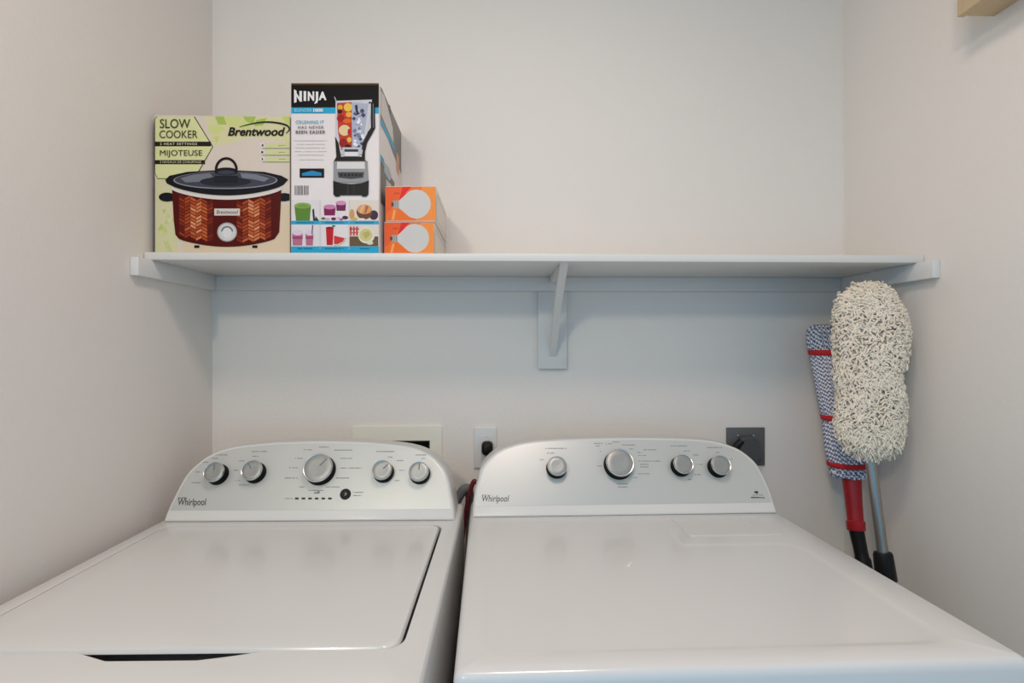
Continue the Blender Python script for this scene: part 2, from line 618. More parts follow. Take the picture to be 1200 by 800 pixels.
hit = lambda x, y: at_plane(x, y, p0, n)
rnd = random.Random(3)
a = Art(hit, n, lift=0.0008)
a.text('Whirlpool', 209, 242, 584, 594.5, M_MARKD, shear=0.18, bold=0.012)
a.dashes(209, 219, 583.3, 1.2, M_MARKD, rnd)
a.build('brand_lettering', wcon)
WM = []
for x0, x1, y in ((253, 267, 533), (249, 257, 537), (238, 245, 541.5), (229, 235, 553), (225, 235, 565.5), (295, 313, 529), (296, 303, 534.5), (280, 287, 540), (274, 279, 551), (276, 281, 563), (280, 292, 568),
                  (374, 386, 523.8), (356, 366, 527), (346, 355, 537), (339, 349, 548), (334, 349, 560), (392, 413, 527.3), (399, 413, 537), (399, 424, 548.3), (394, 409, 560), (351, 357, 570.5), (382, 398, 570.5), (362, 379, 574.5),
                  (441, 462, 529), (455, 461, 535.5), (465, 473, 539.5), (468, 474, 551), (463, 468, 563), (487, 500, 533), (494, 498, 537), (414, 426, 576.8), (414, 424, 580.5), (334, 343, 584)):
    WM.append((x0, x1, y))
letter_groups(WM, ((250, 552), (294, 550), (372, 547), (447, 550), (490, 552), (419, 579), (338, 586)), hit, n, wcon, 1.15)
a = Art(hit, n, lift=0.0008)
for k in range(6):
    x = 348 + k * 7.75
    b_ = Art(hit, n, lift=0.0011); b_.rect(x - 2.1, 582.9, x + 2.1, 585.1, M_MARKD); b_.build('indicator_light', wcon)
a.text('off', 368, 375, 575.5, 578.5, M_MARKD, bold=0.02)
a.build('button_lettering', wcon)
# start button
c = MWW.inverted() @ at_plane(405, 579, p0, n)
mb = MB(); mb.lathe([(0.0125, 0.0006), (0.0125, 0.003), (0.0115, 0.0042), (0.0095, 0.0042), (0.0088, 0.0034), (0.001, 0.0030)], M_BLACK, c, EN, (1, 0, 0), 32)
btn = mb.build('start_button', washer, smooth=40)
mb = MB()
tri = [c + EN * 0.0040 + Vector((x, 0, 0)) + ES * s for x, s in ((-0.001, -0.005), (0.0045, -0.001), (0.002, 0.004), (-0.001, 0.003))]
mb.prism(tri, EN * 0.0004, M_MARK)
mb.build('button_symbol', btn, smooth=0)

# ---- dryer
D0 = (0.3068, 1.3073, 0.0)
dryer = empty('clothes_dryer', D0, R(1.1))
tag(dryer, 'white clothes dryer with four silver dials, right of the washing machine', 'dryer')
MWD = root_matrix(dryer)
mb = MB()
hw, fy, by, rc = 0.3735, -0.618, 0.15, 0.013
rows = mb.loft([ring(0.004, 0.012), ring(0, 0.02), ring(0, TOPZ - 0.014), ring(0.0012, TOPZ - 0.008), ring(0.0045, TOPZ - 0.0025), ring(0.010, TOPZ)], M_ENAMEL, True, False)
# pressed panel in the top
def fillet(pts, rads, z):
    out = []
    k = len(pts)
    for i in range(k):
        p = Vector(pts[i]); a_ = (Vector(pts[i - 1]) - p).normalized(); b_ = (Vector(pts[(i + 1) % k]) - p).normalized()
        r = rads[i]
        for s in range(7):
            t = s / 6
            q = (p + a_ * r) * (1 - t) ** 2 + p * 2 * t * (1 - t) + (p + b_ * r) * t * t
            out.append(Vector((q.x, q.y, z)))
    return out
pp = [(-0.338, -0.035), (-0.338, -0.578), (0.312, -0.578), (0.306, -0.187), (0.070, -0.187), (0.078, -0.035)]
def inset(pts, d):
    out = []
    k = len(pts)
    for i in range(k):
        p = Vector(pts[i]); a_ = (p - Vector(pts[i - 1])).normalized(); b_ = (Vector(pts[(i + 1) % k]) - p).normalized()
        na = Vector((-a_.y, a_.x)); nb = Vector((-b_.y, b_.x))
        m_ = (na + nb) / (1 + na.dot(nb))
        out.append(tuple(p + m_ * d))
    return out
rr = [0.02, 0.045, 0.05, 0.05, 0.012, 0.012]
hole = fillet(pp, rr, TOPZ)
hv = [mb.bm.verts.new(p) for p in hole]
he = [mb.bm.edges.new((hv[i], hv[(i + 1) % len(hv)])) for i in range(len(hv))]
top = rows[-1]
oe = [mb.bm.edges.get((top[i], top[(i + 1) % len(top)])) for i in range(len(top))]
bmesh.ops.triangle_fill(mb.bm, use_beauty=True, use_dissolve=False, edges=he + oe)
prev = hv
for d_, dz in ((0.004, -0.0005), (0.009, -0.0015), (0.014, -0.0020)):
    lp = fillet(inset(pp, d_), rr, TOPZ + dz)
    nv = [mb.bm.verts.new(p) for p in lp]
    for i in range(len(nv)):
        j = (i + 1) % len(nv)
        mb.bm.faces.new([prev[i], prev[j], nv[j], nv[i]])
    prev = nv
mb.bm.faces.new(prev)
mb.build('cabinet', dryer, smooth=40)
# lint screen lid
mb = MB()
def lint(ins, z): return rrect(0.0975 + ins, 0.300 - ins, -0.148 + ins, -0.020 - ins, 0.006, z, 4)
mb.loft([lint(0, TOPZ + 0.0001), lint(0, TOPZ + 0.0016), lint(0.0015, TOPZ + 0.0024)], M_ENAMEL)
ll = mb.build('lint_screen_lid', dryer, smooth=12)
mb = MB(); mb.loft([rrect(0.255, 0.262, -0.075, -0.030, 0.003, TOPZ + 0.0022, 3), rrect(0.256, 0.261, -0.074, -0.031, 0.002, TOPZ + 0.0045, 3)], M_ENAMEL)
mb.build('finger_ridge', ll, smooth=40)
DZ = TOPZ + 0.0022
dcon = console(dryer, 0.367, DZ, 0.148, HALF_D)
p0d, nd = face_plane(MWD, DZ)
for px, py, r, a_ in ((653.2, 545.5, 0.0240, 20), (726.9, 541.5, 0.0345, 30), (801.2, 543.2, 0.0242, 45), (845.3, 544.3, 0.0245, 62)):
    knob(dryer, MWD, p0d, nd, px, py, r, R(a_), True)
hitd = lambda x, y: at_plane(x, y, p0d, nd)
a = Art(hitd, nd, lift=0.0008)
a.text('Whirlpool', 565, 596.5, 580.2, 590, M_MARKD, shear=0.18, bold=0.006)
a.dashes(565, 574, 580.0, 1.0, M_MARK, rnd)
a.build('brand_lettering', dcon)
DM = []
for x0, x1, y in ((639, 664, 525.3), (641, 650, 530.8), (633, 637, 538.5), (696, 706, 519.5), (698, 703, 522.5), (710, 717, 520), (718, 727, 518), (729, 744, 521.3), (737, 742, 526), (754, 769, 527), (747, 752, 530), (748, 757, 533.5), (748, 774, 540.2), (750, 760, 544), (750, 760, 547), (748, 761, 555), (743, 748, 559.5),
                  (703, 704.5, 529), (700, 705, 546), (723, 736, 567), (724, 736, 570.5), (786, 805, 522.5), (801, 808, 528.3), (812, 819, 533), (817, 823, 544), (814, 821, 556), (806, 810, 561.5), (828, 846, 524.3), (839, 843, 530), (856, 858.5, 538)):
    DM.append((x0, x1, y))
letter_groups(DM, ((653, 545), (727, 541), (801, 543), (845, 544)), hitd, nd, dcon, 1.05)
a = Art(hitd, nd, lift=0.0008)
a.ell(886, 576.5, 2.4, 1.3, M_MARKD); a.poly([(885, 577), (888.5, 577), (887, 579)], M_MARKD)
a.dashes(882, 894, 580, 0.9, M_MARK, rnd)
a.dashes(880, 890, 582.8, 1.6, M_MARKD, rnd); a.dashes(890, 897, 583, 1.3, M_MARKD, rnd)
a.build('emblem', dcon)

# ------------------------------------------------------------------ things on the back wall
# washer outlet box
f0 = at(414, 499.5, D); f1 = at(518, 499.5, D)
box = empty('washer_outlet_box', ((f0.x + f1.x) / 2, D, HZ0 - 0.02))
tag(box, 'cream recessed plumbing outlet box on the back wall, behind the washing machine console', 'outlet box')
mb = MB()
FZ1, FZ0 = f0.z, HZ0 - 0.04
outl = [Vector((x, D - 0.0005, z)) for x, z in ((f0.x, FZ0), (f1.x, FZ0), (f1.x, FZ1), (f0.x, FZ1))]
for x0, x1, z0, z1 in ((f0.x, HX0, FZ0, FZ1), (HX1, f1.x, FZ0, FZ1), (HX0, HX1, FZ0, HZ0), (HX0, HX1, HZ1, FZ1)):
    mb.box(x0, x1, D - 0.006, D - 0.0005, z0, z1, M_CREAM)
mb.build('flange', box, world=True, smooth=0)
mb = MB()
e = 0.0015
mb.box(HX0 + e, HX1 - e, D + 0.078, D + 0.082, HZ0 + e, HZ1 - e, M_BLACK)
for x0, x1, z0, z1 in ((HX0 + e, HX0 + 0.004, HZ0 + e, HZ1 - e), (HX1 - 0.004, HX1 - e, HZ0 + e, HZ1 - e), (HX0 + e, HX1 - e, HZ0 + e, HZ0 + 0.004), (HX0 + e, HX1 - e, HZ1 - 0.004, HZ1 - e)):
    mb.box(x0, x1, D, D + 0.08, z0, z1, M_DARK)
mb.build('recess', box, world=True, smooth=0)

# wall outlet with a plug
q0 = at(555.5, 500, D); q1 = at(582, 548, D)
ou = empty('wall_outlet', ((q0.x + q1.x) / 2, D, q1.z))
tag(ou, 'white electrical outlet with a black plug in it, above the gap between the machines', 'outlet')
mb = MB(); mb.box(q0.x, q1.x, D - 0.0065, D - 0.0005, q1.z, q0.z, M_PLASTIC, bev=0.0025, seg=3); mb.build('cover_plate', ou, world=True)
ctr = (q0 + q1) / 2
mb = MB()
for s in (0.0195, -0.0195):
    lp = rrect(-0.0165, 0.0165, -0.014, 0.014, 0.009, 0)
    mb.loft([[Vector((ctr.x + p.x, D - 0.0060, ctr.z + s + p.y)) for p in lp], [Vector((ctr.x + p.x, D - 0.0085, ctr.z + s + p.y)) for p in lp]], M_PLASTIC)
mb.build('receptacle', ou, world=True)
sp = at(570, 511.5, D)
mb = MB(); mb.lathe([(0.0032, 0.006), (0.0032, 0.0078), (0.001, 0.0085)], M_MARK, (sp.x, D, sp.z), (0, -1, 0), (1, 0, 0), 16); mb.build('screw', ou, world=True)

cord = empty('power_cord', (ctr.x, D - 0.0086, CZ - 0.3))
tag(cord, 'black power plug and cord in the white outlet between the machines', 'cord')
pc = at(571, 525, D - 0.02)
mb = MB()
sec = []
for k, (sx, sz, y) in enumerate(((0.015, 0.018, -0.0087), (0.0162, 0.0195, -0.013), (0.0162, 0.0195, -0.026), (0.014, 0.0165, -0.034), (0.009, 0.012, -0.038))):
    lp = rrect(-sx, sx, -sz, sz, min(sx, sz) * 0.7, 0)
    sec.append([Vector((pc.x + p.x, D + y, pc.z + p.y)) for p in lp])
mb.loft(sec, M_BLACK); mb.build('plug', cord, world=True, smooth=50)
mb = MB()
mb.tube(smooth_curve([(pc.x, D - 0.024, pc.z - 0.006), (pc.x + 0.006, D - 0.028, pc.z - 0.03), (pc.x + 0.03, D - 0.03, pc.z - 0.08), (pc.x + 0.04, D - 0.03, pc.z - 0.3), (pc.x + 0.01, D - 0.05, 0.4), (pc.x + 0.05, D - 0.06, 0.02), (pc.x + 0.2, D - 0.07, 0.008)], 8), 0.0065, M_BLACK, 10)
mb.build('cord', cord, world=True, smooth=60)
# small dark cable clip at the plate's lower left
# dryer outlet
g0 = at(850.5, 500.5, D); g1 = at(895.5, 545, D)
do = empty('dryer_outlet', ((g0.x + g1.x) / 2, D, g1.z))
tag(do, 'dark grey square outlet plate on the wall behind the right end of the dryer', 'outlet')
mb = MB(); mb.box(g0.x, g1.x, D - 0.006, D - 0.0005, g1.z, g0.z, M_GREY, bev=0.002, seg=2); mb.build('cover_plate', do, world=True)
for px in (864, 882):
    sp = at(px, 510, D)
    mb = MB(); mb.lathe([(0.0028, 0.0055), (0.0028, 0.0072), (0.001, 0.0080)], M_CHROME, (sp.x, D, sp.z), (0, -1, 0), (1, 0, 0), 16); mb.build('screw', do, world=True)
gc = at(877, 523, D - 0.01)
mb = MB(); mb.lathe([(0.028, 0.0055), (0.028, 0.010), (0.026, 0.011), (0.001, 0.011)], M_GREY, (gc.x, D, gc.z), (0, -1, 0), (1, 0, 0), 36); mb.build('receptacle', do, world=True)
dc = empty('power_cord', (gc.x, D - 0.0115, CZ - 0.5))
tag(dc, 'dark dryer plug and thick cord in the grey square outlet', 'cord')
mb = MB()
pts2 = [(at(866, 516, D - 0.03)), (at(872, 511.5, D - 0.03)), (at(884, 511, D - 0.03)), (at(893, 522, D - 0.03)), (at(892, 538, D - 0.03)), (at(876, 545, D - 0.03)), (at(864, 536, D - 0.03))]
cen = sum(pts2, Vector()) / len(pts2)
M_PLUGG = mat('plug_grey', (74, 74, 76), rough=0.5, var=0.04)
ls = []
for k, y in ((0.92, D - 0.0115), (1.0, D - 0.016), (1.0, D - 0.030), (0.86, D - 0.037)):
    ls.append([Vector((cen.x + (p.x - cen.x) * k, y, cen.z + (p.z - cen.z) * k)) for p in pts2])
mb.loft(ls, M_PLUGG); mb.build('plug', dc, world=True, smooth=25)
b0 = at(869, 516, D - 0.034); b1 = at(862, 524, D - 0.034)
mb = MB()
mb.tube(smooth_curve([b0, (b0 + b1) / 2, b1, (b1.x - 0.010, b1.y, b1.z - 0.05), (b1.x - 0.02, b1.y - 0.005, b1.z - 0.25), (b1.x - 0.05, b1.y - 0.02, 0.35), (b1.x - 0.09, b1.y - 0.03, 0.3)], 6), 0.0095, M_BLACK, 12)
mb.build('cord', dc, world=True, smooth=60)

# hoses behind the gap
hA = at(545, 568, 1.52)
mb = MB()
path = smooth_curve([(hA.x - 0.10, 1.52, 0.55), (hA.x - 0.06, 1.52, 0.82), (hA.x - 0.018, 1.52, hA.z - 0.035), (hA.x + 0.0, 1.525, hA.z - 0.012), (hA.x + 0.012, 1.535, hA.z - 0.04), (hA.x + 0.014, 1.545, 0.7), (hA.x + 0.015, 1.55, 0.1), (hA.x + 0.02, 1.52, 0.03)], 10)
mb.tube(path, [0.012 + 0.0012 * (i % 2) for i in range(len(path))], M_HOSE, 12)
tag(mb.build('drain_hose', smooth=60), 'grey ribbed drain hose in the gap behind the two machines', 'hose')
hB = at(553.0, 569, 1.50); hC = at(546.5, 598, 1.50)
mb = MB()
path = smooth_curve([(HX1 - 0.03, D + 0.05, HZ0 + 0.03), (HX1 - 0.03, D - 0.02, HZ0 + 0.02), (HX1 - 0.02, D - 0.04, HZ0 - 0.10), (HX1 + 0.01, 1.53, 0.45), (hC.x - 0.05, 1.51, 0.42), (hC.x - 0.03, 1.50, 0.66), hC, hB, (hB.x + 0.010, 1.50, hB.z + 0.010), (hB.x + 0.019, 1.495, hB.z - 0.03), (hB.x + 0.017, 1.49, 0.6), (hB.x + 0.012, 1.48, 0.02)], 10)
mb.tube(path, 0.0062, M_REDH, 12)
tag(mb.build('supply_hose', smooth=60), 'dark red rubber water hose looping behind the gap between the machines', 'hose')

# ------------------------------------------------------------------ slow cooker box
def carton(name, x0, x1, y0, y1, z0, z1, m, label, cat, group=None, mside=None):
    o = empty(name, ((x0 + x1) / 2, (y0 + y1) / 2, z0))
    tag(o, label, cat, group)
    mb = MB(); mb.box(x0, x1, y0, y1, z0, z1, m, bev=0.0012, seg=1)
    c = mb.build('carton', o, world=True, smooth=0)
    return o

CY = 1.312
cx0 = max(at(181, 200, CY).x, XL + 0.006); cx1 = at(340.4, 200, CY).x - 0.0015
ctop = at(265, 135.5, CY).z
cb = carton('slow_cooker_box', cx0, cx1, CY, CY + 0.25, ST, ctop, ink((226, 212, 196)), 'slow cooker box picturing a copper-red pot, at the left end of the shelf', 'box')
hf = lambda x, y: at(x, y, CY)
NF = (0, -1, 0)
a = Art(hf, NF, 0.0004)
xr = 339.6
rnd = random.Random(11)
# soft tinted ground and green facets
a.rect(182, 136.5, xr, 296.5, ink((224, 210, 196)))
a.poly([(214, 240), (xr, 240), (xr, 296.5), (214, 296.5)], ink((226, 206, 176)))
a.poly([(182, 205), (215, 205), (208, 296.5), (182, 296.5)], ink((220, 214, 172)))
a.poly([(240, 136.5), (xr, 136.5), (xr, 168), (300, 160), (250, 172)], ink((222, 216, 168)))
greens = [(186, 202, 96), (206, 214, 118), (200, 206, 130), (214, 218, 142), (172, 196, 92), (218, 214, 150)]
for pts in ([(262, 136.5), (285, 136.5), (277, 148), (269, 148)], [(300, 141), (313, 138), (308, 147), (298, 148)], [(277, 148), (286, 139), (296, 150), (290, 153)], [(244, 148), (256, 146), (264, 151), (254, 158), (247, 156)],
            [(252, 136.5), (262, 136.5), (266, 146), (256, 146)], [(285, 136.5), (300, 136.5), (297, 146), (288, 142)], [(250, 160), (257, 160), (254, 168)],
            [(330, 136.5), (xr, 136.5), (xr, 147), (334, 143)]):
    a.poly(pts, ink(rnd.choice(greens)), keep=True)
a.d += a.step
for i in range(26):
    x = rnd.uniform(182, 214); y = rnd.uniform(246, 292); s = rnd.uniform(5, 9)
    if x + s > 222: continue
    up = rnd.choice((1, -1))
    pts = [(x, max(min(y + up * s, 296), 244)), (x + s, max(min(y + up * s, 296), 244)), (x + s / 2, y)]
    a.poly(pts, ink(rnd.choice([(206, 212, 142), (196, 206, 118), (216, 218, 164), (222, 220, 176)])))
# title panel
panel = [(183.5, 137), (228, 137), (249.5, 172), (236.5, 195), (226, 212), (186, 210), (182, 204), (182, 140)]
a.poly(panel, ink((224, 224, 166)))
a.rect(182, 166, 247.5, 171.6, ink((42, 34, 30)))
a.rect(182, 187.6, 240.5, 192.6, ink((42, 34, 30)))
dk = ink((60, 58, 30))
a.stroke([(228, 137), (249.5, 172), (234.5, 198.5), (229, 207)], 1.1, dk)
a.stroke([(184, 136.6), (181.6, 140), (181.6, 203), (185, 209.3), (215, 209.3)], 0.9, dk)
a.stroke([(181.4, 209), (181.4, 296.5)], 0.7, dk)
# feature list
for k, y in enumerate((168, 176, 184)):
    a.rect(312, y, xr, y + 5.6, ink((214, 216, 160)))
    a.rect(305, y, 310, y + 4.5, ink((232, 228, 220)))
    a.rect(306.2 + 0.6 * (k != 1), y + 1.2, 309 - 0.3 * k, y + 3.6, ink((60, 58, 60)))
    a.stroke([(308, y + 6), (xr, y + 6)], 0.6, ink((120, 120, 80)))
    a.dashes(327, 335, y + 2.6, 0.8, ink((110, 108, 80)), rnd)
a.build('front_artwork', cb)

a = Art(hf, NF, 0.0022)
tx = ink((66, 62, 30)); lt = ink((214, 204, 176))
a.text('SLOW', 188, 223.5, 139.8, 150.6, tx, bold=0.004)
a.text('COOKER', 187.5, 232, 153.2, 162.2, tx, bold=0.0)
a.text('2 HEAT SETTINGS', 188, 231.5, 167.4, 170.4, lt, bold=0.01, spacing=1.15)
a.text('MIJOTEUSE', 188, 237.5, 176.2, 184.8, tx)
a.text('2 NIVEAUX DE CHAUFFAGE', 188, 236.5, 188.9, 191.4, lt, bold=0.0)
a.build('title_lettering', cb)
a = Art(hf, NF, 0.0020)
bk = ink((34, 34, 24))
a.text('Brentwood', 267.5, 334.5, 149.4, 159.6, bk, shear=0.24, bold=0.028)
sw = [(285 + 4.0 * i, 0) for i in range(16)]
pts = smooth_curve([(281, 149.0), (292, 146), (306, 143.6), (318, 143.4), (331, 145.3), (337.5, 148), (339.5, 151.5), (338, 154), (335.5, 156.5)], 5)
a.stroke([(p[0], p[1]) for p in [(q.x, q.y) for q in [Vector((v[0], v[1])) for v in pts]]], [0.5 + 1.5 * math.sin(math.pi * min(1, i / len(pts) * 1.0)) ** 1 for i in range(len(pts))], bk)
a.build('brand_lettering', cb)

# picture of the pot
a = Art(hf, NF, 0.0015, step=0.000006)
black = ink((24, 24, 32)); maroon = ink((84, 18, 16)); steel = ink((200, 196, 192))
def arc(x0, x1, y0, dip, n=24):
    return [(x0 + (x1 - x0) * i / n, y0 + dip * math.sin(math.pi * i / n) ** 0.75) for i in range(n + 1)]
xm = 264.5
a.ell(196, 231, 9.5, 5.3, black); a.rect(196, 226.8, 204, 235.8, black)
a.poly([(328, 226.8), (334, 226.2), (339.6, 227.2), (339.6, 234.8), (334, 236), (328, 235.8)], black)
body = arc(202, 330, 222, 11) + [(329, 245), (327.5, 272), (322, 280)] + [(322 - (322 - 210) * i / 20, 280 + 9.2 * math.sin(math.pi * i / 20) ** 0.8) for i in range(21)] + [(206, 275), (204, 258)]
a.poly(body, maroon)
a.rect(228, 287.5, 234, 290.5, black, keep=True); a.rect(296, 287.5, 302, 290.5, black)
# woven copper bands
cps = [(196, 98, 56), (214, 124, 80), (172, 76, 40), (224, 146, 104), (150, 58, 30)]
for side in (0, 1):
    X0, X1 = ((210, 250), (277.5, 318))[side]
    ncol = 6
    cw = (X1 - X0) / ncol
    for cI in range(ncol):
        xa = X0 + cI * cw
        t = (xa + cw / 2 - X0) / (X1 - X0)
        mid = 1 - abs(t - 0.5) * 2
        yt = 222 + 11 * math.sin(math.pi * (xa - 202) / 128) ** 0.75 + 2.0
        yb = 279 + 8 * math.sin(math.pi * max(0, min(1, (xa - 210) / 112))) ** 0.8 - 4
        sl = 3.2 if cI % 2 == 0 else -3.2
        y = yt
        while y < yb - 3:
            if mid < 0.25: col = rnd.choice([(128, 46, 26), (104, 32, 20), (150, 58, 30)])
            elif mid < 0.55: col = rnd.choice([(196, 98, 56), (172, 76, 40), (150, 58, 30)])
            else: col = rnd.choice(cps[:4])
            a.poly([(xa + 0.3, y + max(0, -sl)), (xa + cw - 0.1, y + max(0, -sl) + sl), (xa + cw - 0.1, y + max(0, -sl) + sl + 3.0), (xa + 0.3, y + max(0, -sl) + 3.0)], ink(col), keep=True)
            y += 4.0
a.d += a.step
# rim, stoneware ring, lid
ringp = arc(201, 331, 219, 11) + list(reversed(arc(202, 330, 222.5, 11.6)))
a.poly(ringp, ink((226, 220, 214)))
rim = [(194, 211), (199, 206), (220, 201.5), (xm, 199), (310, 201.5), (330, 206), (338, 210.5), (334, 215)] + list(reversed(arc(200, 332, 217, 12))) + [(196, 215)]
a.poly(rim, black)
a.ell(xm, 211.4, 61, 10.2, ink((150, 150, 156)))
a.ell(xm, 211.0, 59.5, 9.4, ink((70, 72, 84)))
a.poly([(212, 209), (226, 205), (246, 203), (250, 207), (236, 213), (218, 214)], ink((122, 124, 134)))
a.poly([(282, 203), (300, 204.5), (316, 209), (310, 213), (296, 210), (284, 209)], ink((126, 128, 140)))
a.ell(xm, 213.0, 30, 5.6, ink((44, 46, 56)))
a.poly([(252, 206), (279, 206), (280, 214), (251, 214)], ink((34, 36, 44)))
arch = [(265.5 + 12.0 * math.cos(R(t)), 199 + 13.2 * math.sin(R(t))) for t in range(180, 361, 10)]
a.stroke(arch, 3.0, ink((38, 24, 26)))
a.ell(265.5, 201, 14.0, 4.6, black)
a.ell(265.5, 202.2, 10.5, 2.6, ink((64, 66, 78)))
# badge and dial
a.rect(251.5, 244.5, 281.5, 252.6, ink((222, 212, 206)))
a.text('Brentwood', 254, 279.5, 246.3, 250.8, ink((110, 102, 106)), shear=0.2, bold=0.02)
a.ell(266.5, 272, 11.6, 11.2, ink((176, 174, 174)))
a.ell(266.5, 272, 10.2, 9.8, ink((214, 212, 210)))
a.ell(266.5, 271.4, 7.2, 6.6, ink((128, 128, 130)), 180, 360)
a.ell(266.5, 273.0, 5.6, 6.2, ink((226, 224, 222)))
a.build('pot_picture', cb)

# ------------------------------------------------------------------ blender box
BY = 1.297
bx0 = at(341, 200, BY).x; bx1 = at(444.2, 200, BY).x
btop = at(392, 97, BY).z
white = ink((236, 228, 226))
bb = carton('blender_box', bx0, bx1, BY, D - 0.004, ST, btop, white, 'tall black and white blender box with food pictures, standing beside the slow cooker box', 'box')
hb = lambda x, y: at(x, y, BY)
a = Art(hb, NF, 0.0004)
cy = ink((44, 168, 208)); blk = ink((16, 14, 14))
a.rect(341.3, 97.5, 444, 127, blk)
a.rect(341.3, 97.5, 444, 99.6, ink((88, 68, 40)))
a.rect(341.3, 126, 444, 133, cy)
# food tiles
ty = [(234.5, 258.6), (263, 288.6)]
txs = [(341.5, 375), (375.6, 409), (409.6, 443.6)]
grey = [ink((228, 222, 222)), ink((232, 224, 224)), ink((226, 216, 206))]
for (y0, y1) in ty:
    for i, (x0, x1) in enumerate(txs):
        a.rect(x0, y0, x1, y1, grey[i], keep=True)
    a.rect(341.3, y1, 444, y1 + (4.4 if y1 < 270 else 8.0), cy, keep=True)
a.d += a.step
g1c, g2c = ink((96, 138, 56)), ink((142, 176, 92))
a.poly([(345, 241), (364.5, 241), (363, 258.6), (347, 258.6)], g1c); a.ell(354.8, 240.8, 9.8, 3.4, g2c); a.ell(355, 241.4, 7, 2.0, ink((120, 160, 74)))
a.poly([(366, 246), (368, 244), (369.5, 258.6), (367, 258.6)], ink((40, 52, 34))); a.poly([(370, 253), (374, 258.6), (369, 258.6)], ink((60, 44, 56)))
pu, pu2 = ink((134, 30, 88)), ink((206, 128, 176))
a.poly([(379.5, 243), (393.5, 243), (392.5, 252.5), (380, 252.5)], pu); a.ell(386.5, 242.4, 7.2, 2.8, pu2)
a.poly([(393.8, 238), (405.5, 238), (405, 247), (394.5, 247)], ink((118, 32, 84))); a.ell(399.6, 237.8, 6.2, 2.6, ink((214, 146, 190)))
for x, y, s, c_ in ((379, 256, 2.6, (96, 120, 60)), (384, 257, 2.8, (206, 168, 206)), (391, 256.4, 3.0, (100, 44, 90)), (397, 255.8, 2.6, (214, 180, 214)), (404.5, 255, 3.6, (74, 40, 72)), (400, 257.4, 2, (150, 80, 130))):
    a.ell(x, min(y, 258.4 - s * 0.6), s, s * 0.6, ink(c_))
a.ell(412.5, 251, 3.0, 6.0, ink((210, 156, 96))); a.ell(438, 252, 5.2, 5.6, ink((64, 44, 60))); a.ell(427, 248.5, 9.2, 8.6, ink((112, 70, 52))); a.ell(427.2, 245.2, 8.6, 5.6, ink((222, 160, 104))); a.poly([(424, 241), (427, 240), (424, 250), (421.5, 249)], ink((236, 184, 132))); a.poly([(429, 240.5), (432, 242), (429, 250), (427, 250)], ink((178, 106, 66)))
a.ell(415, 256.6, 4, 1.8, ink((206, 176, 96))); a.ell(424, 257, 4, 1.4, ink((236, 226, 220)))
pk = ink((190, 112, 140)); pk2 = ink((160, 74, 108))
for xa, xb in ((342.5, 355), (358, 367.5)):
    a.poly([(xa, 273.5), (xb, 273.5), (xb - 0.8, 287.6), (xa + 0.8, 287.6)], pk); a.poly([(xa, 277), (xb, 277), (xb - 0.3, 280), (xa + 0.3, 280)], pk2); a.ell((xa + xb) / 2, 272.6, (xb - xa) / 2, 3.2, ink((226, 206, 226)))
a.stroke([(366.5, 263.6), (365.8, 274)], 1.2, ink((90, 40, 70)))
a.poly([(382, 267.5), (391, 267.5), (390, 287.2), (383, 287.2)], ink((196, 34, 44))); a.ell(386.5, 267.2, 4.6, 1.6, ink((150, 24, 30))); a.poly([(389, 263.5), (394, 264.5), (390, 267)], ink((90, 110, 60)))
a.poly([(391.5, 276), (404, 279), (402, 283), (396, 286), (391.5, 286)], ink((214, 56, 60))); a.stroke([(405.5, 278.5), (403.6, 283), (398, 287), (391.8, 287.8)], 1.3, ink((190, 200, 150)))
a.rect(409.8, 264, 421, 288.4, ink((228, 206, 196))); 
for k in range(3): a.rect(410.2 + 3.6 * k, 265.5, 412.2 + 3.6 * k, 276, ink((200, 72, 66)), keep=True)
a.rect(410, 267.6, 421, 269, ink((206, 84, 76))); a.rect(410, 272, 421, 273.4, ink((206, 84, 76)))
a.rect(409.8, 277, 443.4, 288.4, ink((106, 88, 62))); a.ell(429.5, 275.4, 9.8, 9.8, ink((228, 224, 208))); a.ell(429, 275.2, 7.6, 7.4, ink((212, 200, 134))); a.poly([(425, 273), (432, 270.5), (434, 275), (428, 280)], ink((190, 178, 104))); a.ell(433.5, 284.6, 4, 2.2, ink((226, 214, 190)))
for (y0, y1) in ty:
    for x in (375.2, 409.2):
        a.rect(x - 0.2, y0, x + 0.2, y1 + 4, ink((206, 200, 200)), keep=True)
a.dashes(347, 368, 260.9, 1.0, ink((30, 96, 130)), rnd); a.dashes(381, 403, 260.9, 1.0, ink((30, 96, 130)), rnd); a.dashes(416, 438, 260.9, 1.0, ink((30, 96, 130)), rnd)
a.dashes(349, 366, 291.2, 1.2, ink((30, 96, 130)), rnd); a.dashes(381, 403, 291.2, 1.2, ink((30, 96, 130)), rnd); a.dashes(422, 433, 291.2, 1.2, ink((30, 96, 130)), rnd)
# award patch and barcode
a.rect(351.3, 197.5, 380, 208.2, blk); a.poly([(354, 203), (366, 200), (377, 202.6), (377, 206), (354, 206)], ink((40, 138, 190)))
x = 345.5
while x < 361.5:
    wv = rnd.uniform(0.5, 1.2); a.rect(x, 217.5, x + wv, 228.5, ink((90, 88, 88)), keep=True); x += wv + rnd.uniform(0.6, 1.3)
for y, x0, x1 in ((165, 345, 384), (169.2, 348, 381), (173.4, 346, 382), (177.6, 346, 383), (181.8, 349, 380), (187.3, 351, 379)):
    a.dashes(x0, x1, y, 0.8, ink((190, 184, 184)), rnd)
a.build('front_artwork', bb)
a = Art(hb, NF, 0.0022)
wt = ink((240, 236, 234))
a.poly([(345, 105), (348.0, 107), (348.0, 120.2), (345, 121)], wt, keep=True)
a.poly([(345, 105), (352.0, 115.5), (352.0, 119.8), (347.2, 112)], wt, keep=True)
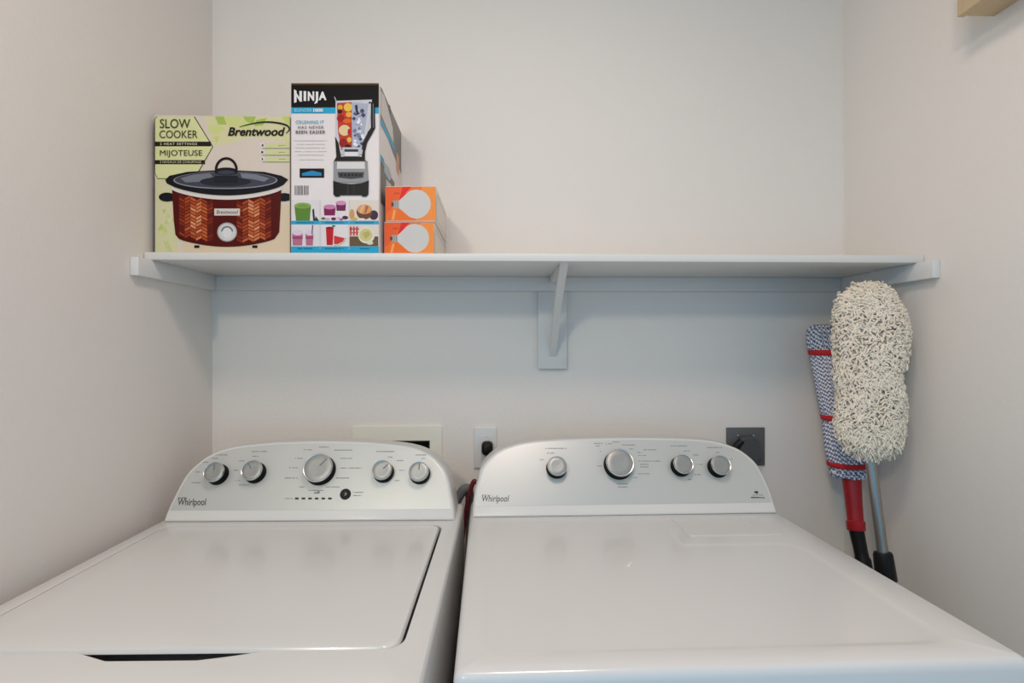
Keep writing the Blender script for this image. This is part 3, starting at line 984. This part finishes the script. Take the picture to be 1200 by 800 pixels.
a.poly([(351.2, 107), (354.2, 107), (354.2, 119.6), (351.2, 119.4)], wt)
a.rect(356.2, 107.2, 359.2, 118.8, wt)
a.text('N', 361, 368.6, 107.6, 118.6, wt, bold=0.05)
a.stroke([(371.9, 107.8), (371.9, 117.5), (371.2, 120), (369, 121.8)], [2.8, 2.8, 2.6, 1.2], wt)
a.text('A', 373.8, 383, 107.8, 117.8, wt, bold=0.05)
a.text('BLENDER', 345.5, 366, 127.8, 131.4, ink((150, 214, 236)), bold=0.02)
a.text('1000', 367.5, 379, 127.6, 131.6, wt, bold=0.05)
a.text('CRUSHING IT', 347, 380, 141.5, 145.4, ink((70, 160, 196)), bold=0.01, spacing=1.1)
a.text('HAS NEVER', 349.5, 379.8, 147.8, 151.2, ink((110, 104, 106)), bold=0.01, spacing=1.2)
a.text('BEEN EASIER', 347, 381.6, 153.2, 157, ink((90, 84, 86)), bold=0.02, spacing=1.15)
a.build('title_lettering', bb)
# blender picture
a = Art(hb, NF, 0.0018, step=0.000008)
a.poly([(393.5, 118.5), (436, 117), (436.5, 126), (430, 160), (427, 181), (396.5, 181), (393.5, 160)], ink((206, 206, 212)))
a.poly([(395, 121), (412, 120), (413, 176), (400, 176), (396.5, 155)], ink((196, 60, 44)))
a.poly([(412, 120), (432, 122), (427, 160), (424, 176), (413, 176)], ink((176, 180, 200)))
for x, y, rx, ry, c_ in ((408, 126, 5, 5, (238, 196, 84)), (399, 126, 3, 3, (226, 170, 60)), (399.5, 139, 4.6, 4.2, (168, 30, 34)), (398.5, 131, 3.0, 2.6, (46, 24, 24)), (409, 134.5, 3.6, 3.2, (238, 170, 64)), (407, 142, 5, 2.6, (228, 104, 34)), (404, 153, 6.8, 6.4, (232, 206, 156)), (409.5, 155, 2.0, 4.0, (190, 30, 34)), (409.5, 164, 2.6, 3.0, (232, 190, 70)), (402.5, 168, 5, 5.4, (150, 28, 30)), (408, 172.5, 3.6, 3.2, (40, 16, 20))):
    a.ell(x, y, rx, ry, ink(c_), n=14)
for i in range(46):
    y = rnd.uniform(123, 174); x = rnd.uniform(414.5, 429 - (y - 122) * 0.08); s = rnd.uniform(1.2, 3.4)
    c_ = rnd.choice([(232, 234, 242), (210, 214, 226), (120, 126, 150), (70, 74, 96), (240, 240, 246), (160, 166, 190)])
    a.poly([(x - s, y), (x, y - s * 0.8), (x + s * 0.8, y - 0.2), (x + 0.2, y + s * 0.9)], ink(c_))
a.poly([(416, 124), (419, 123), (420.5, 134), (418, 136)], ink((50, 54, 76)))
a.poly([(393, 160), (397, 168), (400, 184), (424, 184), (426.5, 170), (430, 158), (431.5, 164), (428, 178), (428, 188), (432, 190), (391, 190), (394.5, 184)], ink((20, 20, 22)))
a.poly([(401, 173), (424, 173), (421.5, 183.5), (402.5, 183.5)], ink((196, 198, 202))); a.rect(404, 175.2, 420, 178.2, ink((52, 54, 58))); a.rect(404.5, 178.4, 419.5, 183, ink((226, 226, 230)))
a.stroke([(432.5, 121), (437.2, 120.5), (437.4, 150), (434, 156), (427.5, 168), (426, 176)], [2.4, 4.6, 5.2, 5.4, 4.6, 3.6], ink((24, 22, 26)))
a.stroke([(437.6, 122), (437.8, 150)], 1.2, ink((110, 108, 116)))
a.stroke([(392.3, 114), (394.2, 118.6), (395.4, 122)], 1.0, ink((190, 190, 196)))
a.stroke([(427, 121.5), (434, 118.5)], 1.3, ink((220, 220, 226)))
a.poly([(391.2, 189.2), (430.8, 189.2), (432.2, 214), (391, 214)], ink((150, 150, 152)))
a.poly([(395.5, 190), (427.5, 190), (428, 198), (395, 198)], ink((222, 218, 218)))
a.poly([(396, 202), (427, 202), (426, 208.5), (412, 210), (397, 208.5)], ink((66, 66, 70)))
for i in range(6): a.rect(399 + i * 4.4, 204, 401.6 + i * 4.4, 206.6, ink((26, 26, 30)), keep=True)
a.d += a.step
a.poly([(390.7, 212), (400, 215), (412, 216), (424, 215), (432.5, 211.5), (432, 228), (429.5, 230.6), (425, 230.6), (424, 229), (399, 229), (398, 230.6), (393.5, 230.6), (391, 228)], ink((20, 20, 22)))
a.rect(407, 217, 408.6, 228, ink((48, 50, 54))); a.rect(414, 217, 415.4, 228, ink((40, 42, 46)))
a.build('blender_picture', bb)
# right side print
hs = lambda x, y: at_x(x, y, bx1)
a = Art(hs, (1, 0, 0), 0.0006)
a.poly([(446, 101), (470, 156), (470, 204), (446, 140)], ink((128, 124, 120)))
a.poly([(446, 106), (450, 112), (455, 130), (460, 150), (461, 168), (454, 152), (446, 133)], ink((220, 214, 208)))
a.poly([(455, 122), (457, 124), (458, 136), (455.6, 130)], ink((70, 66, 62)))
a.poly([(446, 138), (462.5, 172), (462.5, 178), (446, 146)], cy)
a.poly([(464.5, 178), (467.5, 184), (467.5, 206), (464.5, 200)], ink((214, 160, 130)))
a.poly([(446, 181), (450, 187), (450, 193), (446, 187)], cy)
a.poly([(446, 187.5), (462, 214), (462, 249), (446, 238)], ink((112, 110, 106)))
a.poly([(450, 189.5), (456, 197), (459, 208), (456, 212), (450, 201)], ink((178, 190, 198)))
a.poly([(452, 210), (458, 216), (459, 232), (453, 228)], ink((210, 206, 206)))
a.poly([(453.6, 217), (456, 220), (456, 227), (453.6, 224)], ink((86, 84, 82)))
a.build('side_artwork', bb)

# ------------------------------------------------------------------ light bulb boxes
def bulb_box(px0, px1, py0, py1, z0, z1, fy, label):
    x0 = at(px0, 240, fy).x; x1 = at(px1, 240, fy).x
    cream = ink((232, 224, 214))
    o = carton('light_bulb_box', x0, x1, fy, fy + 0.26, z0, z1, cream, label, 'box', 'light bulb boxes')
    h = lambda x, y: at(x, y, fy)
    X = lambda u: px0 + u * (px1 - px0)
    Yp = lambda v: py0 + v * (py1 - py0)
    a = Art(h, NF, 0.0004)
    a.rect(px0 + 0.3, py0 + 0.3, px1 - 0.3, py1 - 0.3, ink((244, 116, 44)))
    a.poly([(X(.72), py0 + .4), (px1 - .4, py0 + .4), (px1 - .4, py1 - .4), (X(.6), py1 - .4)], ink((250, 150, 74)))
    a.poly([(px0 + .4, py0 + .4), (X(.34), py0 + .4), (X(.22), Yp(.5)), (X(.05), Yp(.75)), (px0 + .4, Yp(.8))], ink((240, 96, 46)))
    a.poly([(X(.34), py0 + .4), (X(.52), py0 + .4), (X(.42), Yp(.15)), (X(.33), Yp(.36)), (X(.26), Yp(.42))], ink((232, 40, 44)))
    a.poly([(X(.16), Yp(.68)), (X(.21), Yp(.68)), (X(.17), Yp(.97)), (X(.12), Yp(.97))], ink((250, 166, 100)))
    a.dashes(X(.17), X(.28), Yp(.20), 2.2, ink((206, 74, 36)), random.Random(5))
    bulb = ink((212, 209, 205))
    cxp, cyp, rp = X(.61), Yp(.51), 0.285 * (px1 - px0)
    ry = min(rp * 1.0, (py1 - py0) * 0.46)
    pts = [(X(.27), Yp(.41))]
    pts += [(cxp + rp * math.cos(R(t)), cyp + ry * math.sin(R(t))) for t in range(-120, 121, 8)]
    pts += [(X(.27), Yp(.63))]
    a.poly(pts, bulb)
    a.poly([(X(.15), Yp(.41)), (X(.265), Yp(.40)), (X(.275), Yp(.64)), (X(.15), Yp(.63))], ink((176, 178, 174)))
    for k in range(3):
        a.rect(X(.165 + .035 * k), Yp(.41), X(.178 + .035 * k), Yp(.63), ink((132, 134, 130)), keep=True)
    a.d += a.step
    a.ell(X(.14), Yp(.52), 0.022 * (px1 - px0), 0.07 * (py1 - py0), ink((84, 60, 50)))
    a.build('front_artwork', o)
    # fold line and tab slot on the plain side
    mb = MB()
    xs = x1 + 0.0003
    zc = (z0 + z1) / 2
    m = ink((150, 144, 138))
    def ln(ya, za, yb, zb, wz=0.0012):
        mb.face([(xs, ya, za - wz / 2), (xs, yb, zb - wz / 2), (xs, yb, zb + wz / 2), (xs, ya, za + wz / 2)], m)
    ln(fy + 0.02, z1 - 0.014, fy + 0.25, z1 - 0.014); ln(fy + 0.02, z0 + 0.010, fy + 0.25, z0 + 0.010)
    mb.face([(xs, fy + 0.2485, z0 + 0.010), (xs, fy + 0.25, z0 + 0.010), (xs, fy + 0.25, z1 - 0.014), (xs, fy + 0.2485, z1 - 0.014)], m)
    mb.face([(xs, fy + 0.001, z0 + 0.002), (xs, fy + 0.006, z0 + 0.002), (xs, fy + 0.006, z1 - 0.03), (xs, fy + 0.001, z1 - 0.02)], ink((74, 52, 40)))
    mb.build('side_flap', o, world=True, smooth=0, recalc=False)
    return o
LBY = 1.318
zmid = at(480, 260, LBY).z
ztop = at(480, 218.5, LBY).z
bulb_box(450.3, 509.0, 260.4, 297.0, ST, zmid, LBY, 'orange light bulb box sitting on the shelf, lower of the two')
bulb_box(451.6, 511.0, 218.5, 258.8, zmid + 0.0003, ztop, LBY - 0.002, 'orange light bulb box stacked on top of the other one')

# ------------------------------------------------------------------ mops
def px_line(tab, n):
    """tab rows: (py, px, Y) -> dense list of world points"""
    out = []
    P = smooth_curve([(r[1], r[0], r[2]) for r in tab], n)
    return [at(p.x, p.y, p.z) for p in P]

# --- cream string mop
mop = empty('dust_mop', (0.915, 1.155, 0))
tag(mop, 'shaggy cream cotton mop with chrome handle, upside down in the right corner', 'mop')
ROWS = [  # py, left px, right px, depth half, Y
    (335, 1006, 1026, 0.012, 1.325), (340, 990, 1042, 0.030, 1.322), (350, 980, 1050, 0.040, 1.320), (364, 976, 1058, 0.046, 1.318), (382, 975.5, 1064, 0.050, 1.316),
    (402, 976, 1064, 0.050, 1.314), (420, 978, 1061, 0.050, 1.312), (436, 979, 1054, 0.048, 1.310), (450, 980, 1056, 0.048, 1.309), (470, 980, 1060, 0.048, 1.307), (490, 978, 1060, 0.046, 1.305),
    (505, 981, 1058, 0.042, 1.304), (516, 988, 1053, 0.034, 1.303), (523, 1000, 1042, 0.020, 1.302), (527, 1010, 1030, 0.010, 1.302)]
L = smooth_curve([(r[0], (r[1] + r[2]) / 2, (r[2] - r[1]) / 2 - 3.5) for r in ROWS], 3)
L2 = smooth_curve([(r[0], r[3], r[4]) for r in ROWS], 3)
rings = []
for p, q in zip(L, L2):
    c = at(p.y, p.x, q.z)
    hwid = max((at(p.y + p.z, p.x, q.z) - c).length, 0.004)
    rings.append((c, hwid, q.y))
SIDES = 28
mb = MB()
mb.loft([[c + Vector((a_ * 0.92 * math.cos(2 * math.pi * i / SIDES), -b_ * 0.92 * math.sin(2 * math.pi * i / SIDES), 0)) for i in range(SIDES)] for c, a_, b_ in rings], M_YCORE)
head = mb.build('mop_head', mop, world=True, smooth=60)
mb = MB()
rnd = random.Random(21)
tot = len(rings) - 1
nstr = 5600
for k in range(nstr):
    t = rnd.random() ** 0.95 * tot
    i = min(int(t), tot - 1); f = t - i
    c = rings[i][0].lerp(rings[i + 1][0], f); a_ = rings[i][1] * (1 - f) + rings[i + 1][1] * f; b_ = rings[i][2] * (1 - f) + rings[i + 1][2] * f
    th = rnd.uniform(0, 2 * math.pi)
    if math.sin(th) < -0.3 and rnd.random() < 0.75:      # the side to the wall needs fewer
        th = -th
    base = c + Vector((a_ * 0.90 * math.cos(th), -b_ * 0.90 * math.sin(th), 0))
    nrm = Vector((math.cos(th) / max(a_, .01), -math.sin(th) / max(b_, .01), 0)).normalized()
    axis = (rings[min(i + 2, tot)][0] - rings[max(i - 1, 0)][0]).normalized()
    endf = max(0, 1 - min(t, tot - t) / 5.0)
    nrm = (nrm + (axis if t > tot / 2 else -axis) * endf * 0.9).normalized()
    tang = axis * rnd.uniform(-0.35, 1.0) + nrm.cross(axis) * rnd.uniform(-0.9, 0.9)
    ln_ = rnd.uniform(0.012, 0.028)
    p1 = base + nrm * 0.006 + tang * ln_ * 0.25
    p2 = base + nrm * rnd.uniform(0.008, 0.013) + tang * ln_ * 0.65
    p3 = base + nrm * rnd.uniform(0.003, 0.013) + tang * ln_ * 1.0 + Vector((0, 0, -0.003))
    r = rnd.uniform(0.0016, 0.0024)
    lim = XR - 0.004
    P = [Vector((min(p.x, lim), p.y, p.z)) for p in (base, p1, p2, p3)]
    mb.tube(P, [r, r, r, r * 0.75], M_YARN, 5)
yn = mb.build('yarn', head, world=True, smooth=70)
yn['kind'] = 'stuff'
w0 = at(1017, 515, 1.303); w1 = at(1034.5, 648, 1.272)
dirw = (w1 - w0).normalized()
foot = w0 + dirw * ((w0.z - 0.004) / -dirw.z)
mb = MB(); mb.tube([w0 - dirw * 0.05, w1, w1 + dirw * 0.01], 0.0118, M_STEEL, 20); mb.build('handle', mop, world=True, smooth=60)
mb = MB(); mb.tube([w1 - dirw * 0.002, w1 + dirw * 0.004, w1 + dirw * 0.06, w1 + dirw * 0.065, w1 + dirw * 0.2], [0.0185, 0.0205, 0.0225, 0.019, 0.016], M_BLACK, 20); mb.build('grip', mop, world=True, smooth=50)
mb = MB(); mb.tube([w1 + dirw * 0.2, foot], 0.0118, M_STEEL, 16); mb.build('handle', mop, world=True, smooth=60)

# --- blue and white twist mop
tw = empty('twist_mop', (0.97, 1.2, 0))
tag(tw, 'blue and white microfibre mop with red bands and red sleeve, behind the cream mop', 'mop')
TR = [  # py, centre px, half px, depth half, Y
    (381, 962, 4, 0.008, 1.535), (385, 963, 13, 0.026, 1.534), (393, 964, 17, 0.034, 1.532), (404, 965.5, 17.5, 0.036, 1.528), (413, 967, 15, 0.032, 1.525), (424, 969, 16, 0.034, 1.522), (450, 974, 16, 0.034, 1.512), (475, 979, 16, 0.034, 1.503), (489, 981.5, 15, 0.030, 1.498),
    (500, 984, 17, 0.036, 1.494), (520, 988.5, 20, 0.040, 1.485), (538, 992.5, 20.5, 0.040, 1.478), (546, 994.5, 19.5, 0.036, 1.474), (553, 995.5, 20.5, 0.038, 1.471), (555.5, 996, 20, 0.037, 1.470)]
A = smooth_curve([(r[0], r[1], r[2]) for r in TR], 6)
B = smooth_curve([(r[0], r[3], r[4]) for r in TR], 6)
cr = []
for p, q in zip(A, B):
    c = at(p.y, p.x, q.z)
    cr.append((c, (at(p.y + p.z, p.x, q.z) - c).length, q.y))
mb = MB()
mb.loft([[c + Vector((a_ * 0.80 * math.cos(2 * math.pi * i / 20), -b_ * 0.80 * math.sin(2 * math.pi * i / 20), 0)) for i in range(20)] for c, a_, b_ in cr], M_ROPEB)
th_head = mb.build('mop_head', tw, world=True, smooth=60)
mb = MB()
NR = 20
rnd = random.Random(4)
for k in range(NR):
    ph = 2 * math.pi * k / NR
    off = rnd.randint(0, 3)
    pts, rad = [], []
    for j, (c, a_, b_) in enumerate(cr):
        jit = rnd.uniform(-0.0008, 0.0008)
        pts.append(c + Vector(((a_ * 0.88 + jit) * math.cos(ph), -(b_ * 0.88 + jit) * math.sin(ph), 0)))
        rad.append(max(0.0025, min(0.0072, 0.155 * (a_ + b_) * 1.0)))
    fine = []
    fr = []
    for (p, q, r0, r1) in zip(pts, pts[1:], rad, rad[1:]):
        m_ = max(1, int((q - p).length / 0.0013))
        for s in range(m_):
            fine.append(p.lerp(q, s / m_)); fr.append(r0 + (r1 - r0) * s / m_)
    fine.append(pts[-1] + Vector((0, 0, -rnd.uniform(0.0, 0.008)))); fr.append(rad[-1])
    mb.tube(fine, fr, M_ROPEW, 8, M_ROPEB, stripe=lambda r, i, off=off: ((r + 3 * i + 2 * off) % 8) < 4)
mb.build('yarn_ropes', th_head, world=True, smooth=70)
def band(py, hpx):
    # red tie round the strands
    best = min(range(len(A)), key=lambda i: abs(A[i].x - py))
    c, a_, b_ = cr[best]
    ax = (cr[min(best + 2, len(cr) - 1)][0] - cr[max(best - 2, 0)][0]).normalized()
    mb = MB()
    ls = []
    hh = hpx / 2 * 1.5 / F
    for d_, g_ in ((-hh, 0.004), (-hh * 0.7, 0.0072), (hh * 0.7, 0.0072), (hh, 0.004)):
        ls.append([c + ax * d_ + Vector(((a_ + g_) * math.cos(2 * math.pi * i / 32), -(b_ + g_) * math.sin(2 * math.pi * i / 32), 0)) for i in range(32)])
    mb.loft(ls, M_REDB, False, False)
    mb.build('tie_band', th_head, world=True, smooth=60)
band(413.5, 6.5); band(488.5, 6.5); band(543.5, 6.0)
t0 = at(997, 551, 1.468); t1 = at(1003, 616, 1.436); 
dt = (t1 - t0).normalized()
pw = lambda px_, Y: px_ * Y / F
mb = MB(); Ls = (t1 - t0).length
mb.tube([t0, t0 + dt * 0.02, t0 + dt * Ls * 0.6, t0 + dt * (Ls - 0.012)], [pw(10.5, 1.47), pw(10.3, 1.47), pw(9.0, 1.45), pw(8.7, 1.44)], M_RED, 24); sl = mb.build('sleeve', tw, world=True, smooth=50)
mb = MB(); e0 = t0 + dt * (Ls - 0.014)
mb.tube([e0, e0 + dt * 0.003, e0 + dt * 0.024, e0 + dt * 0.026], [pw(8.8, 1.44), pw(10.2, 1.44), pw(9.8, 1.44), pw(9, 1.44)], M_RED, 24); mb.build('collar', sl, world=True, smooth=40)
g0_ = e0 + dt * 0.024
g1_ = at(1010, 652, 1.418)
dg = (g1_ - g0_).normalized()
mb = MB(); mb.tube([g0_, g0_ + dg * 0.05, g1_, g1_ + dg * 0.008, g1_ + dg * 0.05], [pw(8.0, 1.43), pw(7.4, 1.43), pw(7.6, 1.42), pw(9, 1.42), pw(8.6, 1.42)], M_BLACK, 20); mb.build('grip', tw, world=True, smooth=50)
ft = Vector((0.972, 1.21, 0.003)); s0 = g1_ + dg * 0.045
mb = MB(); mb.tube([s0, ft], 0.011, M_BLACK, 16); mb.build('handle', tw, world=True, smooth=60)

# ------------------------------------------------------------------ wooden cabinet high on the right wall
k0 = at_x(1165, 21, XR); 
kz = k0.z; ky = k0.y
kx = at(1121.5, 22, ky).x
cab = empty('wall_cabinet', ((kx + XR) / 2, ky - 0.2, kz))
tag(cab, 'small light maple wood cabinet high on the right wall, at the top corner', 'cabinet')
mb = MB(); mb.box(kx, kx + 0.014, ky - 0.42, ky, kz, kz + 0.5, M_WOOD, bev=0.001); mb.build('door', cab, world=True)
mb = MB(); mb.box(kx + 0.0145, XR - 0.0005, ky - 0.42, ky, kz + 0.003, kz + 0.018, M_WOOD, bev=0.001); mb.build('bottom_panel', cab, world=True)
mb = MB()
mb.box(kx + 0.0145, XR - 0.0005, ky - 0.014, ky, kz + 0.0182, kz + 0.5, M_WOOD, bev=0.001)
mb.box(kx + 0.0145, XR - 0.0005, ky - 0.42, ky - 0.406, kz + 0.0182, kz + 0.5, M_WOOD, bev=0.001)
mb.box(kx + 0.0145, XR - 0.0005, ky - 0.4055, ky - 0.0145, kz + 0.486, kz + 0.5, M_WOOD, bev=0.001)
mb.build('frame', cab, world=True)
sp = at(1153.5, 2.5, ky - 0.06)
mb = MB(); mb.lathe([(0.004, -0.001), (0.004, 0.002), (0.001, 0.003)], M_DARK, (kx + 0.022, ky - 0.085, kz + 0.003), (0, 0, -1), (1, 0, 0), 14); mb.build('screw', cab, world=True)
